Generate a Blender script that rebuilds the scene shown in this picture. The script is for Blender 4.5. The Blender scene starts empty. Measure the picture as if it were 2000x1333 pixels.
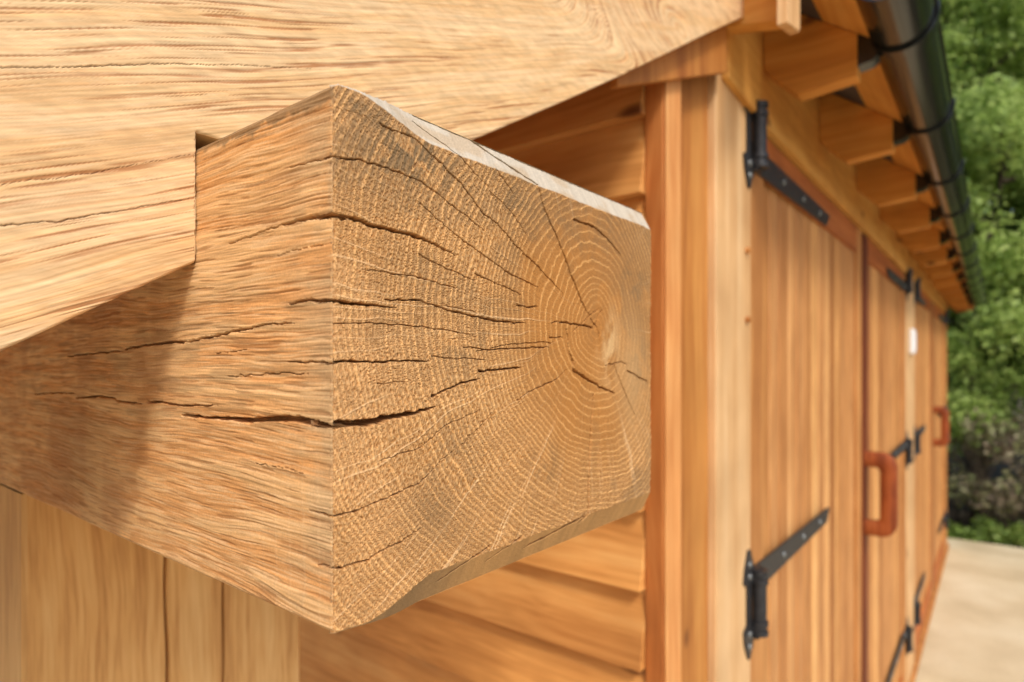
import bpy, bmesh, math, random
import numpy as np
from mathutils import Vector

S = bpy.context.scene
# ------------------------------------------------------------------ camera, sky, sun, exposure
EYE = 1.6                       # eye height; u runs along the doors, v into the building, h above eye level
CU, CV = 0.6193, 0.7852         # camera heading
FPX = 1198.0                    # focal length for a 2000 px wide picture
cd = bpy.data.cameras.new('camera'); cam = bpy.data.objects.new('camera', cd); S.collection.objects.link(cam)
cam.location = (0, 0, EYE)
cam.rotation_euler = (math.radians(90), 0, math.atan2(CU, CV))
cd.sensor_width = 36; cd.lens = FPX / 2000 * 36; cd.shift_y = 0.02275
cd.clip_start = 0.01; cd.clip_end = 400
cd.dof.use_dof = True; cd.dof.focus_distance = 0.275; cd.dof.aperture_fstop = 7.5
S.camera = cam

SUN = Vector((-1.0, 0.72, -1.2)).normalized()       # the way the light travels (x = -v, y = u)
w = bpy.data.worlds.new('World'); S.world = w; w.use_nodes = True
nt = w.node_tree; nt.nodes.clear()
sky = nt.nodes.new('ShaderNodeTexSky'); sky.sky_type = 'NISHITA'; sky.sun_disc = False
sky.sun_elevation = math.asin(-SUN.z); sky.sun_rotation = math.atan2(-SUN.x, -SUN.y)
sky.dust_density = 3.0; sky.air_density = 1.0
bg = nt.nodes.new('ShaderNodeBackground'); bg.inputs[1].default_value = 0.15
wo = nt.nodes.new('ShaderNodeOutputWorld')
nt.links.new(sky.outputs[0], bg.inputs[0]); nt.links.new(bg.outputs[0], wo.inputs[0])
sl = bpy.data.lights.new('sun', 'SUN'); sl.energy = 1.8; sl.angle = math.radians(12); sl.color = (1, .955, .87)
so = bpy.data.objects.new('sun', sl); S.collection.objects.link(so)
so.rotation_euler = SUN.to_track_quat('-Z', 'Y').to_euler()
so.location = (4, -4, 8)
S.view_settings.view_transform = 'Standard'; S.view_settings.look = 'None'
S.view_settings.exposure = 0.33; S.view_settings.gamma = 1.0
S.cycles.max_bounces = 8; S.cycles.diffuse_bounces = 5

# ------------------------------------------------------------------ numpy noise
def _hash(i, j, seed):
    i = i.astype(np.int64); j = j.astype(np.int64)
    n = (i * 374761393 + j * 668265263 + seed * 1442695041) & 0xffffffff
    n = ((n ^ (n >> 13)) * 1274126177) & 0xffffffff
    n = ((n ^ (n >> 15)) * 2246822519) & 0xffffffff
    return ((n ^ (n >> 16)) & 0xffffff) / float(0xffffff)
def vn(x, y, seed=0):
    xi = np.floor(x); yi = np.floor(y); fx = x - xi; fy = y - yi
    fx = fx * fx * (3 - 2 * fx); fy = fy * fy * (3 - 2 * fy)
    a = _hash(xi, yi, seed); b = _hash(xi + 1, yi, seed); c = _hash(xi, yi + 1, seed); d = _hash(xi + 1, yi + 1, seed)
    return (a * (1 - fx) + b * fx) * (1 - fy) + (c * (1 - fx) + d * fx) * fy
def fbm(x, y, seed=0, o=4):
    t = 0; a = .5; n = 0
    for k in range(o):
        t = t + a * vn(x * 2 ** k, y * 2 ** k, seed + 17 * k); n += a; a *= .55
    return t / n
def worley(x, y, seed=0, jit=.8):
    xi = np.floor(x); yi = np.floor(y); best = np.full(x.shape, 9.0)
    for i in (-1, 0, 1):
        for j in (-1, 0, 1):
            cx = xi + i; cy = yi + j
            d = (cx + .5 + (_hash(cx, cy, seed) - .5) * jit - x) ** 2 + (cy + .5 + (_hash(cx, cy, seed + 9) - .5) * jit - y) ** 2
            best = np.minimum(best, d)
    return np.sqrt(best)
def ss(a, b, x):
    t = np.clip((x - a) / (b - a), 0, 1); return t * t * (3 - 2 * t)
def mixc(c, d, t): return c * (1 - t[..., None]) + np.array(d) * t[..., None]

# ------------------------------------------------------------------ geometry of the place
def P(u, v, h): return (-v, u, EYE + h)
def on_v(px, py, v):            # a point of the photograph carried onto an upright plane parallel to the doors
    k = (px - 1000) / FPX; z = v / (CU - CV * k); return z * (CU * k + CV), (712 - py) / FPX * z
def on_u(px, py, u):            # the same onto an upright plane square to the doors
    k = (px - 1000) / FPX; z = u / (CU * k + CV); return z * (CU - CV * k), (712 - py) / FPX * z

class MB:
    def __init__(s): s.v = []; s.f = []; s.t = []
    def add(s, vs, fs, tone=0.0):
        n = len(s.v); s.v += [tuple(p) for p in vs]; s.f += [tuple(i + n for i in f) for f in fs]; s.t += [tone] * len(vs); return s
    def box(s, u0, u1, v0, v1, h0, h1, tone=0.0):
        vs = [P(u, v, h) for h in (h0, h1) for v in (v0, v1) for u in (u0, u1)]
        return s.add(vs, [(0, 1, 3, 2), (4, 6, 7, 5), (0, 4, 5, 1), (2, 3, 7, 6), (0, 2, 6, 4), (1, 5, 7, 3)], tone)
    def prism(s, poly, a0, a1, axis, tone=0.0):
        # poly in the plane square to axis: 'u' -> (v,h), 'v' -> (u,h), 'h' -> (u,v)
        def pt(a, p):
            if axis == 'u': return P(a, p[0], p[1])
            if axis == 'v': return P(p[0], a, p[1])
            return P(p[0], p[1], a)
        n = len(poly)
        vs = [pt(a0, p) for p in poly] + [pt(a1, p) for p in poly]
        fs = [tuple(range(n))[::-1], tuple(range(n, 2 * n))] + [(i, (i + 1) % n, n + (i + 1) % n, n + i) for i in range(n)]
        return s.add(vs, fs, tone)
    def tube(s, pts, r, n=10, tone=0.0, flat=1.0, caps=True):
        pts = [Vector(p) for p in pts]; base = len(s.v); rings = []
        rr = r if isinstance(r, (list, tuple)) else [r] * len(pts)
        for i, p in enumerate(pts):
            d = (pts[min(i + 1, len(pts) - 1)] - pts[max(i - 1, 0)]).normalized()
            a = d.cross(Vector((0, 0, 1)))
            if a.length < .05: a = d.cross(Vector((0, 1, 0)))
            a.normalize(); b = a.cross(d)
            rings.append([p + (a * math.cos(t) + b * math.sin(t) * flat) * rr[i] for t in [2 * math.pi * k / n for k in range(n)]])
        vs = [q for ring in rings for q in ring]; fs = []
        for i in range(len(pts) - 1):
            for k in range(n): fs.append((i * n + k, i * n + (k + 1) % n, (i + 1) * n + (k + 1) % n, (i + 1) * n + k))
        if caps: fs.append(tuple(range(n))[::-1]); fs.append(tuple((len(pts) - 1) * n + k for k in range(n)))
        return s.add(vs, fs, tone)
    def dome(s, c, nrm, r, hgt, tone=0.0, n=12):
        c = Vector(c); nrm = Vector(nrm).normalized(); a = nrm.orthogonal().normalized(); b = nrm.cross(a)
        vs = []; fs = []
        lv = [(1, 0), (.97, .45), (.75, .82), (.4, .97)]
        for (q, z) in lv:
            for k in range(n):
                t = 2 * math.pi * k / n; vs.append(c + (a * math.cos(t) + b * math.sin(t)) * r * q + nrm * hgt * z)
        for i in range(len(lv) - 1):
            for k in range(n): fs.append((i * n + k, i * n + (k + 1) % n, (i + 1) * n + (k + 1) % n, (i + 1) * n + k))
        fs.append(tuple((len(lv) - 1) * n + k for k in range(n)))
        return s.add(vs, fs, tone)

WORLD = {}
def empty(name, origin):
    o = bpy.data.objects.new(name, None); S.collection.objects.link(o); o.location = origin; WORLD[o.name] = Vector(origin)
    o.empty_display_size = .1
    return o
def obj(name, mb, mat, parent=None, origin=None, bevel=0, smooth=False):
    vs = np.array(mb.v, dtype=np.float64)
    if origin is None: origin = vs.mean(0) if parent is None else WORLD[parent.name]
    origin = Vector(origin); vs = vs - np.array(origin)
    me = bpy.data.meshes.new(name); me.from_pydata(vs.tolist(), [], mb.f)
    at = me.attributes.new('tone', 'FLOAT', 'POINT'); at.data.foreach_set('value', np.array(mb.t, dtype=np.float32))
    bm = bmesh.new(); bm.from_mesh(me); bmesh.ops.recalc_face_normals(bm, faces=bm.faces); bm.to_mesh(me); bm.free()
    if smooth:
        me.polygons.foreach_set('use_smooth', [True] * len(me.polygons))
        me.set_sharp_from_angle(angle=math.radians(40))
    me.materials.append(mat)
    o = bpy.data.objects.new(name, me); S.collection.objects.link(o)
    if parent: o.parent = parent; o.location = origin - WORLD[parent.name]
    else: o.location = origin
    WORLD[o.name] = origin
    if bevel:
        b = o.modifiers.new('bevel', 'BEVEL'); b.width = bevel; b.segments = 2; b.limit_method = 'ANGLE'
    return o
def tag(o, label=None, cat=None, group=None, kind=None):
    if label: o['label'] = label
    if cat: o['category'] = cat
    if group: o['group'] = group
    if kind: o['kind'] = kind
    return o
def dup(o, off=(0, 0, 0), parent=None):
    c = o.copy(); S.collection.objects.link(c)
    if parent is not None: c.parent = parent
    c.location = Vector(o.location) + Vector(off)
    WORLD[c.name] = WORLD[o.name] + Vector(off)
    for ch in list(o.children):
        if ch.name in WORLD: dup(ch, (0, 0, 0), c)
    return c

# ------------------------------------------------------------------ materials
def newmat(name):
    m = bpy.data.materials.new(name); m.use_nodes = True; n = m.node_tree; n.nodes.clear()
    out = n.nodes.new('ShaderNodeOutputMaterial'); b = n.nodes.new('ShaderNodeBsdfPrincipled'); n.links.new(b.outputs[0], out.inputs[0])
    return m, n, b
def N(n, t, **kw):
    x = n.nodes.new(t)
    for k, v in kw.items(): setattr(x, k, v)
    return x
def lin(c): return tuple([((x / 255) / 12.92 if x / 255 <= .04045 else ((x / 255 + .055) / 1.055) ** 2.4) for x in c]) + (1,)
def ramp(n, stops):
    r = N(n, 'ShaderNodeValToRGB'); e = r.color_ramp.elements
    while len(e) < len(stops): e.new(.5)
    for i, (p, c) in enumerate(stops): e[i].position = p; e[i].color = c if len(c) == 4 else tuple(c) + (1,)
    return r
def wood(name, dark, mid, light, axis='Z', cross=55.0, along=2.2, knots=0.0, knot_scale=5.0, tones=None, rough=.62, bump=.25, warp=.35, spec=.3, contrast=.8):
    """planed softwood: long soft grain along one axis, fibres, the odd knot, one tone per board from 'tone'"""
    m, n, b = newmat(name); L = n.links
    dark, mid, light = [(c[0] * .97, c[1] * 1.0, c[2] * .86, 1) for c in (dark, mid, light)]
    tc = N(n, 'ShaderNodeTexCoord'); at = N(n, 'ShaderNodeAttribute', attribute_name='tone')
    off = N(n, 'ShaderNodeVectorMath', operation='SCALE'); off.inputs[0].default_value = (3.7, 5.1, 7.3)
    oi = N(n, 'ShaderNodeObjectInfo'); ad = N(n, 'ShaderNodeMath', operation='ADD')
    L.new(at.outputs['Fac'], ad.inputs[0]); L.new(oi.outputs['Random'], ad.inputs[1])
    L.new(ad.outputs[0], off.inputs['Scale'])
    va = N(n, 'ShaderNodeVectorMath', operation='ADD'); L.new(tc.outputs['Object'], va.inputs[0]); L.new(off.outputs[0], va.inputs[1])
    # slow bend of the grain
    nb = N(n, 'ShaderNodeTexNoise'); nb.inputs['Scale'].default_value = 3.0; nb.inputs['Detail'].default_value = 2
    L.new(va.outputs[0], nb.inputs['Vector'])
    sb = N(n, 'ShaderNodeVectorMath', operation='SUBTRACT'); L.new(nb.outputs['Color'], sb.inputs[0]); sb.inputs[1].default_value = (.5, .5, .5)
    sc = N(n, 'ShaderNodeVectorMath', operation='SCALE'); L.new(sb.outputs[0], sc.inputs[0]); sc.inputs['Scale'].default_value = warp * .05
    v2 = N(n, 'ShaderNodeVectorMath', operation='ADD'); L.new(va.outputs[0], v2.inputs[0]); L.new(sc.outputs[0], v2.inputs[1])
    scl = {'X': (along, cross, cross), 'Y': (cross, along, cross), 'Z': (cross, cross, along)}[axis]
    def streak(f, detail, dist=0.0):
        mp = N(n, 'ShaderNodeVectorMath', operation='MULTIPLY'); mp.inputs[1].default_value = tuple(x * f for x in scl)
        L.new(v2.outputs[0], mp.inputs[0])
        q = N(n, 'ShaderNodeTexNoise'); q.inputs['Scale'].default_value = 1; q.inputs['Detail'].default_value = detail
        q.inputs['Distortion'].default_value = dist; L.new(mp.outputs[0], q.inputs['Vector']); return q
    g1 = streak(.55, 5, .3); g2 = streak(3.6, 3)
    a1 = N(n, 'ShaderNodeMath', operation='MULTIPLY_ADD'); a1.inputs[1].default_value = .42
    L.new(g2.outputs['Fac'], a1.inputs[0]); 
    m1 = N(n, 'ShaderNodeMath', operation='MULTIPLY'); m1.inputs[1].default_value = .58; L.new(g1.outputs['Fac'], m1.inputs[0]); L.new(m1.outputs[0], a1.inputs[2])
    r = ramp(n, [(.5 - .14 / contrast, dark), (.5, mid), (.5 + .14 / contrast, light)]); L.new(a1.outputs[0], r.inputs[0])
    col = r.outputs[0]
    if tones:
        wn = N(n, 'ShaderNodeTexWhiteNoise', noise_dimensions='1D'); L.new(ad.outputs[0] if tones[0] == 'obj' else at.outputs['Fac'], wn.inputs['W'])
        tr = ramp(n, tones[1]); tr.color_ramp.interpolation = 'LINEAR'; L.new(wn.outputs['Value'], tr.inputs[0])
        mx = N(n, 'ShaderNodeMix', data_type='RGBA', blend_type='MULTIPLY'); mx.inputs[0].default_value = 1
        L.new(col, mx.inputs['A']); L.new(tr.outputs[0], mx.inputs['B']); col = mx.outputs['Result']
    # broad blotches
    bl = N(n, 'ShaderNodeTexNoise'); bl.inputs['Scale'].default_value = 7; bl.inputs['Detail'].default_value = 3; L.new(va.outputs[0], bl.inputs['Vector'])
    br = ramp(n, [(.3, (.80, .76, .72)), (.7, (1.12, 1.12, 1.12))]); L.new(bl.outputs['Fac'], br.inputs[0])
    mb_ = N(n, 'ShaderNodeMix', data_type='RGBA', blend_type='MULTIPLY'); mb_.inputs[0].default_value = .8
    L.new(col, mb_.inputs['A']); L.new(br.outputs[0], mb_.inputs['B']); col = mb_.outputs['Result']
    if knots > 0:
        ks = {'X': (.55, 1, 1), 'Y': (1, .55, 1), 'Z': (1, 1, .8)}[axis]
        km = N(n, 'ShaderNodeVectorMath', operation='MULTIPLY'); km.inputs[1].default_value = ks; L.new(v2.outputs[0], km.inputs[0])
        vo = N(n, 'ShaderNodeTexVoronoi'); vo.inputs['Scale'].default_value = knot_scale; L.new(km.outputs[0], vo.inputs['Vector'])
        kr = ramp(n, [(0, (1, 1, 1)), (knots * .5, (.8, .8, .8)), (knots, (0, 0, 0))]); L.new(vo.outputs['Distance'], kr.inputs[0])
        mk = N(n, 'ShaderNodeMix', data_type='RGBA'); L.new(kr.outputs[0], mk.inputs[0]); L.new(col, mk.inputs['A']); mk.inputs['B'].default_value = lin((92, 46, 20))
        col = mk.outputs['Result']
    L.new(col, b.inputs['Base Color']); b.inputs['Roughness'].default_value = rough
    b.inputs['Specular IOR Level'].default_value = spec
    bp = N(n, 'ShaderNodeBump'); bp.inputs['Strength'].default_value = bump; bp.inputs['Distance'].default_value = .0015
    L.new(a1.outputs[0], bp.inputs['Height']); L.new(bp.outputs[0], b.inputs['Normal'])
    return m
def attr_wood(name, rough=.8, fine=1100.0, bump=.2, dist=.0003, stretch=(1, 1, 1), var=.12):
    """rough sawn oak: grain, pores and stains come with the mesh, fibres from noise"""
    m, n, b = newmat(name); L = n.links
    a = N(n, 'ShaderNodeAttribute', attribute_name='col'); tc = N(n, 'ShaderNodeTexCoord')
    mp = N(n, 'ShaderNodeVectorMath', operation='MULTIPLY'); mp.inputs[1].default_value = stretch; L.new(tc.outputs['Object'], mp.inputs[0])
    q = N(n, 'ShaderNodeTexNoise'); q.inputs['Scale'].default_value = fine; q.inputs['Detail'].default_value = 3; L.new(mp.outputs[0], q.inputs['Vector'])
    r = ramp(n, [(.3, (1 - var,) * 3), (.7, (1 + var * .8,) * 3)]); L.new(q.outputs['Fac'], r.inputs[0])
    mx = N(n, 'ShaderNodeMix', data_type='RGBA', blend_type='MULTIPLY'); mx.inputs[0].default_value = 1
    L.new(a.outputs['Color'], mx.inputs['A']); L.new(r.outputs[0], mx.inputs['B']); L.new(mx.outputs['Result'], b.inputs['Base Color'])
    b.inputs['Roughness'].default_value = rough; b.inputs['Specular IOR Level'].default_value = .25
    bp = N(n, 'ShaderNodeBump'); bp.inputs['Strength'].default_value = bump; bp.inputs['Distance'].default_value = dist
    L.new(q.outputs['Fac'], bp.inputs['Height']); L.new(bp.outputs[0], b.inputs['Normal'])
    return m

M = {}
M['beam'] = attr_wood('sawn_oak')
M['board'] = attr_wood('planed_oak', rough=.7, fine=260, stretch=(1, .25, 1), var=.12, bump=.2)
cedar_tones = [(0, (.66, .50, .38)), (.25, (1.0, .90, .80)), (.5, (.84, .70, .68)), (.72, (1.25, 1.22, 1.20)), (1, (.76, .58, .40))]
M['door'] = wood('cedar_boards', lin((160, 106, 62)), lin((196, 144, 94)), lin((216, 172, 124)), 'Z', 48, 1.0, tones=('tone', cedar_tones), bump=.2)
M['dark'] = wood('dark_meeting_stile', lin((84, 34, 16)), lin((110, 50, 24)), lin((134, 66, 34)), 'Z', 50, 1.4)
M['rail'] = wood('cedar_rail', lin((140, 70, 30)), lin((172, 96, 48)), lin((196, 118, 66)), 'Y', 50, 1.4)  # redder and darker than the stiles: shade under the eaves put into the colour
M['stile'] = wood('cedar_stile', lin((152, 94, 52)), lin((184, 124, 74)), lin((202, 148, 98)), 'Z', 50, 1.2)
M['pale'] = wood('pale_frame', lin((192, 142, 98)), lin((212, 168, 128)), lin((224, 188, 154)), 'Z', 40, 1.0, knots=.09, knot_scale=3.2, warp=.5)
M['orange'] = wood('orange_larch', lin((160, 84, 36)), lin((198, 120, 60)), lin((220, 150, 90)), 'Z', 30, 1.6, knots=.13, knot_scale=7, warp=.8)
M['strip'] = wood('cover_strip_larch', lin((190, 112, 60)), lin((216, 150, 96)), lin((232, 178, 126)), 'Z', 30, 1.6, knots=.13, knot_scale=7, warp=.8)
M['brown'] = wood('brown_larch', lin((146, 84, 38)), lin((178, 114, 58)), lin((196, 136, 76)), 'Z', 26, 1.6, knots=.1, knot_scale=6, warp=.8)
M['red'] = wood('red_larch', lin((128, 64, 28)), lin((180, 106, 54)), lin((206, 138, 82)), 'Z', 24, 1.6, knots=.2, knot_scale=6, warp=1.2)
M['clad'] = wood('cladding_larch', lin((180, 118, 64)), lin((214, 152, 92)), lin((230, 176, 118)), 'X', 34, 1.6, knots=.11, knot_scale=7, warp=.8,
                 tones=('tone', [(0, (.86, .8, .76)), (.5, (1, .97, .94)), (1, (1.1, 1.06, 1.0))]))
M['rafter'] = wood('rafter_softwood', lin((180, 112, 46)), lin((206, 138, 64)), lin((222, 160, 86)), 'X', 26, 1.5, knots=.16, knot_scale=13, warp=.8)
M['header'] = wood('header_softwood', lin((188, 126, 60)), lin((212, 152, 80)), lin((226, 174, 104)), 'Y', 26, 1.3, knots=.14, knot_scale=10, warp=.8)
M['post'] = wood('oak_post', lin((176, 122, 74)), lin((214, 164, 110)), lin((230, 188, 138)), 'Z', 75, 4.5, knots=.09, knot_scale=5.5, warp=.6, contrast=.75, bump=.5)
M['handle'] = wood('oiled_hardwood', lin((112, 48, 18)), lin((150, 72, 32)), lin((172, 92, 46)), 'Z', 60, 4, rough=.6, spec=.35, contrast=1.2)

def plain(name, col, rough=.5, metal=0.0, spec=.5, noise=0.0, scale=60, bump=0):
    m, n, b = newmat(name); b.inputs['Roughness'].default_value = rough; b.inputs['Metallic'].default_value = metal; b.inputs['Specular IOR Level'].default_value = spec
    tc = N(n, 'ShaderNodeTexCoord'); q = N(n, 'ShaderNodeTexNoise'); q.inputs['Scale'].default_value = scale; q.inputs['Detail'].default_value = 4
    n.links.new(tc.outputs['Object'], q.inputs['Vector'])
    c = np.array(col[:3]); r = ramp(n, [(.3, tuple(c * (1 - noise))), (.7, tuple(c * (1 + noise)))]); n.links.new(q.outputs['Fac'], r.inputs[0])
    n.links.new(r.outputs[0], b.inputs['Base Color'])
    if bump:
        bp = N(n, 'ShaderNodeBump'); bp.inputs['Strength'].default_value = bump; bp.inputs['Distance'].default_value = .002
        n.links.new(q.outputs['Fac'], bp.inputs['Height']); n.links.new(bp.outputs[0], b.inputs['Normal'])
    return m
M['iron'] = plain('black_iron', (.028, .028, .031), .48, .3, .5, .3, 90, .15)
M['screw'] = plain('galvanised', (.22, .23, .23), .45, .7, .5, .2, 200)
M['gutter'] = plain('black_gutter', (.010, .012, .011), .16, 0.0, .7, .2, 30)
M['underlay'] = plain('grey_underlay', (.10, .085, .075), .85, 0, .2, .2, 30)
M['slate'] = plain('roof_slate', (.06, .06, .065), .6, 0, .4, .4, 12, .5)
M['white'] = plain('white_plastic', (.80, .81, .84), .35, 0, .5, .03, 20)

# ================================================================== the building
BASE = P(.735, .344, -EYE)
B = empty('timber_outbuilding', BASE)
tag(B, 'honey coloured timber building with plank doors, open eaves and a cracked oak beam end', 'building')

# ---------------------------------------------------------------- the oak beam
U0, V0, W_ = .1353, .190, .2635
HB, HT = -.1028, .1070
CH = .0065            # set-back of the planed edge; its height is CT / CB
CT, CB = .0118, .0128
TOPS, BOTS = .1010, -.0970   # where the camera-side face gives way to its rounded arrises
def grid_mesh(X, Y, Z, C):
    nr, nc = X.shape
    v = np.stack([X, Y, Z], -1).reshape(-1, 3)
    i = (np.arange(nr - 1)[:, None] * nc + np.arange(nc - 1)[None, :]).reshape(-1)
    f = np.stack([i, i + 1, i + nc + 1, i + nc], -1)
    return v, f, C.reshape(-1, 3)
def dense_obj(name, parts, quads, mat, parent, flip=()):
    """parts: dense grids; quads: plain faces as lists of 4 corners with a colour"""
    V = []; F = []; C = []; n = 0
    for k, (v, f, c) in enumerate(parts):
        if k in flip: f = f[:, ::-1]
        V.append(v); F.append(f + n); C.append(c); n += len(v)
    nd = sum(len(f) for f in F)
    for q, c in quads:
        V.append(np.array(q, dtype=float)); F.append(np.array([[n, n + 1, n + 2, n + 3]])); C.append(np.array([c] * 4)); n += 4
    V = np.concatenate(V); F = np.concatenate(F); C = np.concatenate(C)
    org = np.array(WORLD[parent.name]); V = V - org
    me = bpy.data.meshes.new(name); me.vertices.add(len(V)); me.vertices.foreach_set('co', V.astype(np.float32).ravel())
    me.loops.add(F.size); me.loops.foreach_set('vertex_index', F.astype(np.int32).ravel())
    me.polygons.add(len(F)); me.polygons.foreach_set('loop_start', (np.arange(len(F)) * 4).astype(np.int32))
    sm = np.zeros(len(F), dtype=bool); sm[:nd] = True
    me.polygons.foreach_set('use_smooth', sm)
    a = me.attributes.new('col', 'FLOAT_COLOR', 'POINT')
    a.data.foreach_set('color', np.concatenate([np.clip(C, 0, 1), np.ones((len(C), 1))], 1).astype(np.float32).ravel())
    me.update(calc_edges=True); me.validate()
    me.materials.append(mat)
    o = bpy.data.objects.new(name, me); S.collection.objects.link(o); o.parent = parent; WORLD[o.name] = WORLD[parent.name].copy()
    return o
def carve(A, Bc, lines, proj, jag, seed):
    """crack field over a grid: (depth in metres, mask 0..1) from polylines of (x, y, ...) with a width in photo px"""
    D = np.zeros_like(A); Mk = np.zeros_like(A)
    wa = (fbm(A / .0040, Bc / .0040, seed, 3) - .5) * jag; wb = (fbm(A / .0040, Bc / .0040, seed + 5, 3) - .5) * jag
    for (pts, w0, w1, dep) in lines:
        q = [proj(*p) for p in pts]
        ln = [0]
        for i in range(len(q) - 1): ln.append(ln[-1] + math.hypot(q[i + 1][0] - q[i][0], q[i + 1][1] - q[i][1]))
        for i in range(len(q) - 1):
            (ax, ay), (bx, by) = q[i], q[i + 1]
            mg = .005
            m = (A > min(ax, bx) - mg) & (A < max(ax, bx) + mg) & (Bc > min(ay, by) - mg) & (Bc < max(ay, by) + mg)
            if not m.any(): continue
            x = A[m] + wa[m]; y = Bc[m] + wb[m]
            dx, dy = bx - ax, by - ay; l2 = dx * dx + dy * dy + 1e-12
            t = np.clip(((x - ax) * dx + (y - ay) * dy) / l2, 0, 1)
            d = np.hypot(x - ax - t * dx, y - ay - t * dy)
            g = (ln[i] + t * (ln[i + 1] - ln[i])) / ln[-1]
            ww = (w0 + (w1 - w0) * g) * .00022 * .38 * (.75 + .5 * vn(g * 37 + seed, g * 0 + len(pts), 3))
            ww = ww * np.clip((1 - g) * 12, .25, 1)
            k = 1 - ss(.55, 1.35, d / ww)
            D[m] = np.maximum(D[m], k * dep * .75 * (.6 + .4 * (1 - g))); Mk[m] = np.maximum(Mk[m], k)
    return D, Mk

END = [  # cracks of the end grain: points, width at both ends, depth
 ([(644,305),(700,312),(755,327),(815,352),(855,377),(904,418),(945,449)],4,2,.006),
 ([(644,420),(700,432),(743,445),(815,462),(855,480),(888,498)],10,5,.012),
 ([(743,243),(809,270),(846,305),(896,354),(945,418),(970,435),(1003,476),(1040,511),(1077,550),(1100,575)],3.5,2,.005),
 ([(938,262),(966,290),(1010,327),(1053,362),(1061,404),(1084,455),(1115,534),(1135,587),(1152,618)],6,4,.008),
 ([(820,232),(838,249),(888,294),(929,340),(958,366)],3,1.6,.004),
 ([(970,331),(985,352),(1003,378)],2.5,1.5,.003),
 ([(1121,429),(1160,443),(1185,464),(1214,501)],4,2.5,.006),
 ([(1156,639),(1115,633),(1088,629)],3.5,3,.005),
 ([(1088,629),(1075,631)],2,1.5,.003),
 ([(751,585),(817,587),(871,604),(921,618),(958,625),(1028,633)],3,3,.006),
 ([(644,587),(690,594),(735,598),(774,600)],8,3,.010),
 ([(644,631),(722,631),(797,637),(867,643),(929,656)],2,2,.004),
 ([(714,528),(813,540),(850,552),(896,563)],2,2.5,.004),
 ([(817,497),(855,517),(904,538),(933,550)],2.5,2,.005),
 ([(929,536),(991,563),(1020,575)],2.5,1.5,.004),
 ([(821,398),(871,443),(937,495),(995,534),(1053,563)],2,2,.004),
 ([(956,372),(1000,415),(1030,460)],2,1.5,.003),
 ([(905,679),(955,684),(1072,678)],2,2.5,.004),
 ([(1010,597),(1030,601),(1050,598)],2.5,2,.004),
 ([(870,597),(930,611)],1.6,1.4,.003),
 ([(1072,659),(1098,660)],2.2,1.8,.003),
 ([(930,688),(1000,672),(1085,668)],1.6,1.6,.003),
 ([(640,708),(685,704),(712,707),(842,706)],5,3,.008),
 ([(845,774),(892,753),(937,739)],5,4,.008),
 ([(935,726),(977,722),(1018,718)],5,3,.007),
 ([(844,696),(880,700),(950,704)],2,2,.003),
 ([(640,832),(685,828),(730,824),(775,812),(820,805),(851,795)],17,7,.016),
 ([(645,1010),(694,999),(757,972),(820,945),(865,897),(890,878)],4,2,.006),
 ([(900,868),(930,842),(964,774+28)],2,1.5,.003),
 ([(653,1111),(716,1095),(737,1080),(788,1055),(827,1030)],4,3,.006),
 ([(1119,722),(1139,735),(1171,756),(1202,769)],6,3,.008),
 ([(1160,770),(1154,839),(1150,920),(1148,1003),(1132,1030)],3.5,7,.008),
 ([(1200,711),(1220,767),(1245,821)],2.5,1.5,.003),
 ([(1225,724),(1245,735),(1265,747)],3,3,.005),
 ([(1009,783),(1045,760),(1090,740),(1106,722)],1.8,2,.003),
 ([(1106,645),(1112,690),(1121,713)],3.5,3.5,.006),
 ([(743,900),(820,875),(874,830),(940,800)],1.6,2,.004),
 ([(1120,648),(1160,610),(1172,602)],1.6,1.6,.002),
 ([(1200,711),(1180,714)],2.6,1.5,.003),
 ([(1163,636),(1168,618),(1178,604)],3,1.5,.003),([(1163,636),(1152,622)],3,2,.003),([(1163,636),(1170,652),(1172,668)],2.5,1.5,.003),([(1200,711),(1212,706),(1225,712)],2.5,1.5,.003),
 ([(735,750),(800,745)],1.6,1.4,.002),
 ([(1140,1008),(1085,1042),(1030,1074)],5,4,.004),
 ([(955,1068),(905,1106),(860,1142)],5,4,.004),([(1018,1050),(985,1075),(955,1100)],3,3,.003),
]
END = [(p_, a_ * (1 + .7 * (p_[0][0] > 980)), b_ * (1 + .7 * (p_[-1][0] > 980)), d_) for p_, a_, b_, d_ in END]   # far pixels stand for more wood
SIDE = [
 ([(652,420),(610,425),(580,432),(545,441)],10,5,.009),
 ([(545,441),(500,458),(440,480)],3.5,1.5,.004),
 ([(652,305),(600,318),(560,330)],4,2,.004),
 ([(540,500),(580,487),(640,478)],1.5,1.8,.003),
 ([(562,594),(600,587),(636,589),(652,587)],3,8,.006),
 ([(369,668),(440,652),(525,634),(580,630)],6,3,.007),
 ([(246,681),(307,671),(369,668)],6,7,.008),
 ([(133,696),(205,688),(241,686)],5,5,.006),
 ([(355,812),(435,818),(487,822),(533,818),(579,819),(615,827),(652,833)],5,16,.014),
 ([(149,778),(184,774),(220,777),(230,784),(277,789)],6,6,.008),
 ([(287,784),(359,792),(425,793)],7,3,.007),
 ([(67,770),(113,767),(149,769)],4,4,.006),
 ([(446,735),(492,733),(543,729),(605,731)],2,2.5,.004),
 ([(560,708),(652,709)],2,5,.005),
 ([(605,998),(640,1006),(652,1010)],2,4,.004),
 ([(500,905),(560,915),(600,930)],1.5,1.5,.003),
 ([(620,1105),(652,1111)],2,4,.003),
 ([(420,690),(480,684)],1.6,1.6,.003),
]
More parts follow.
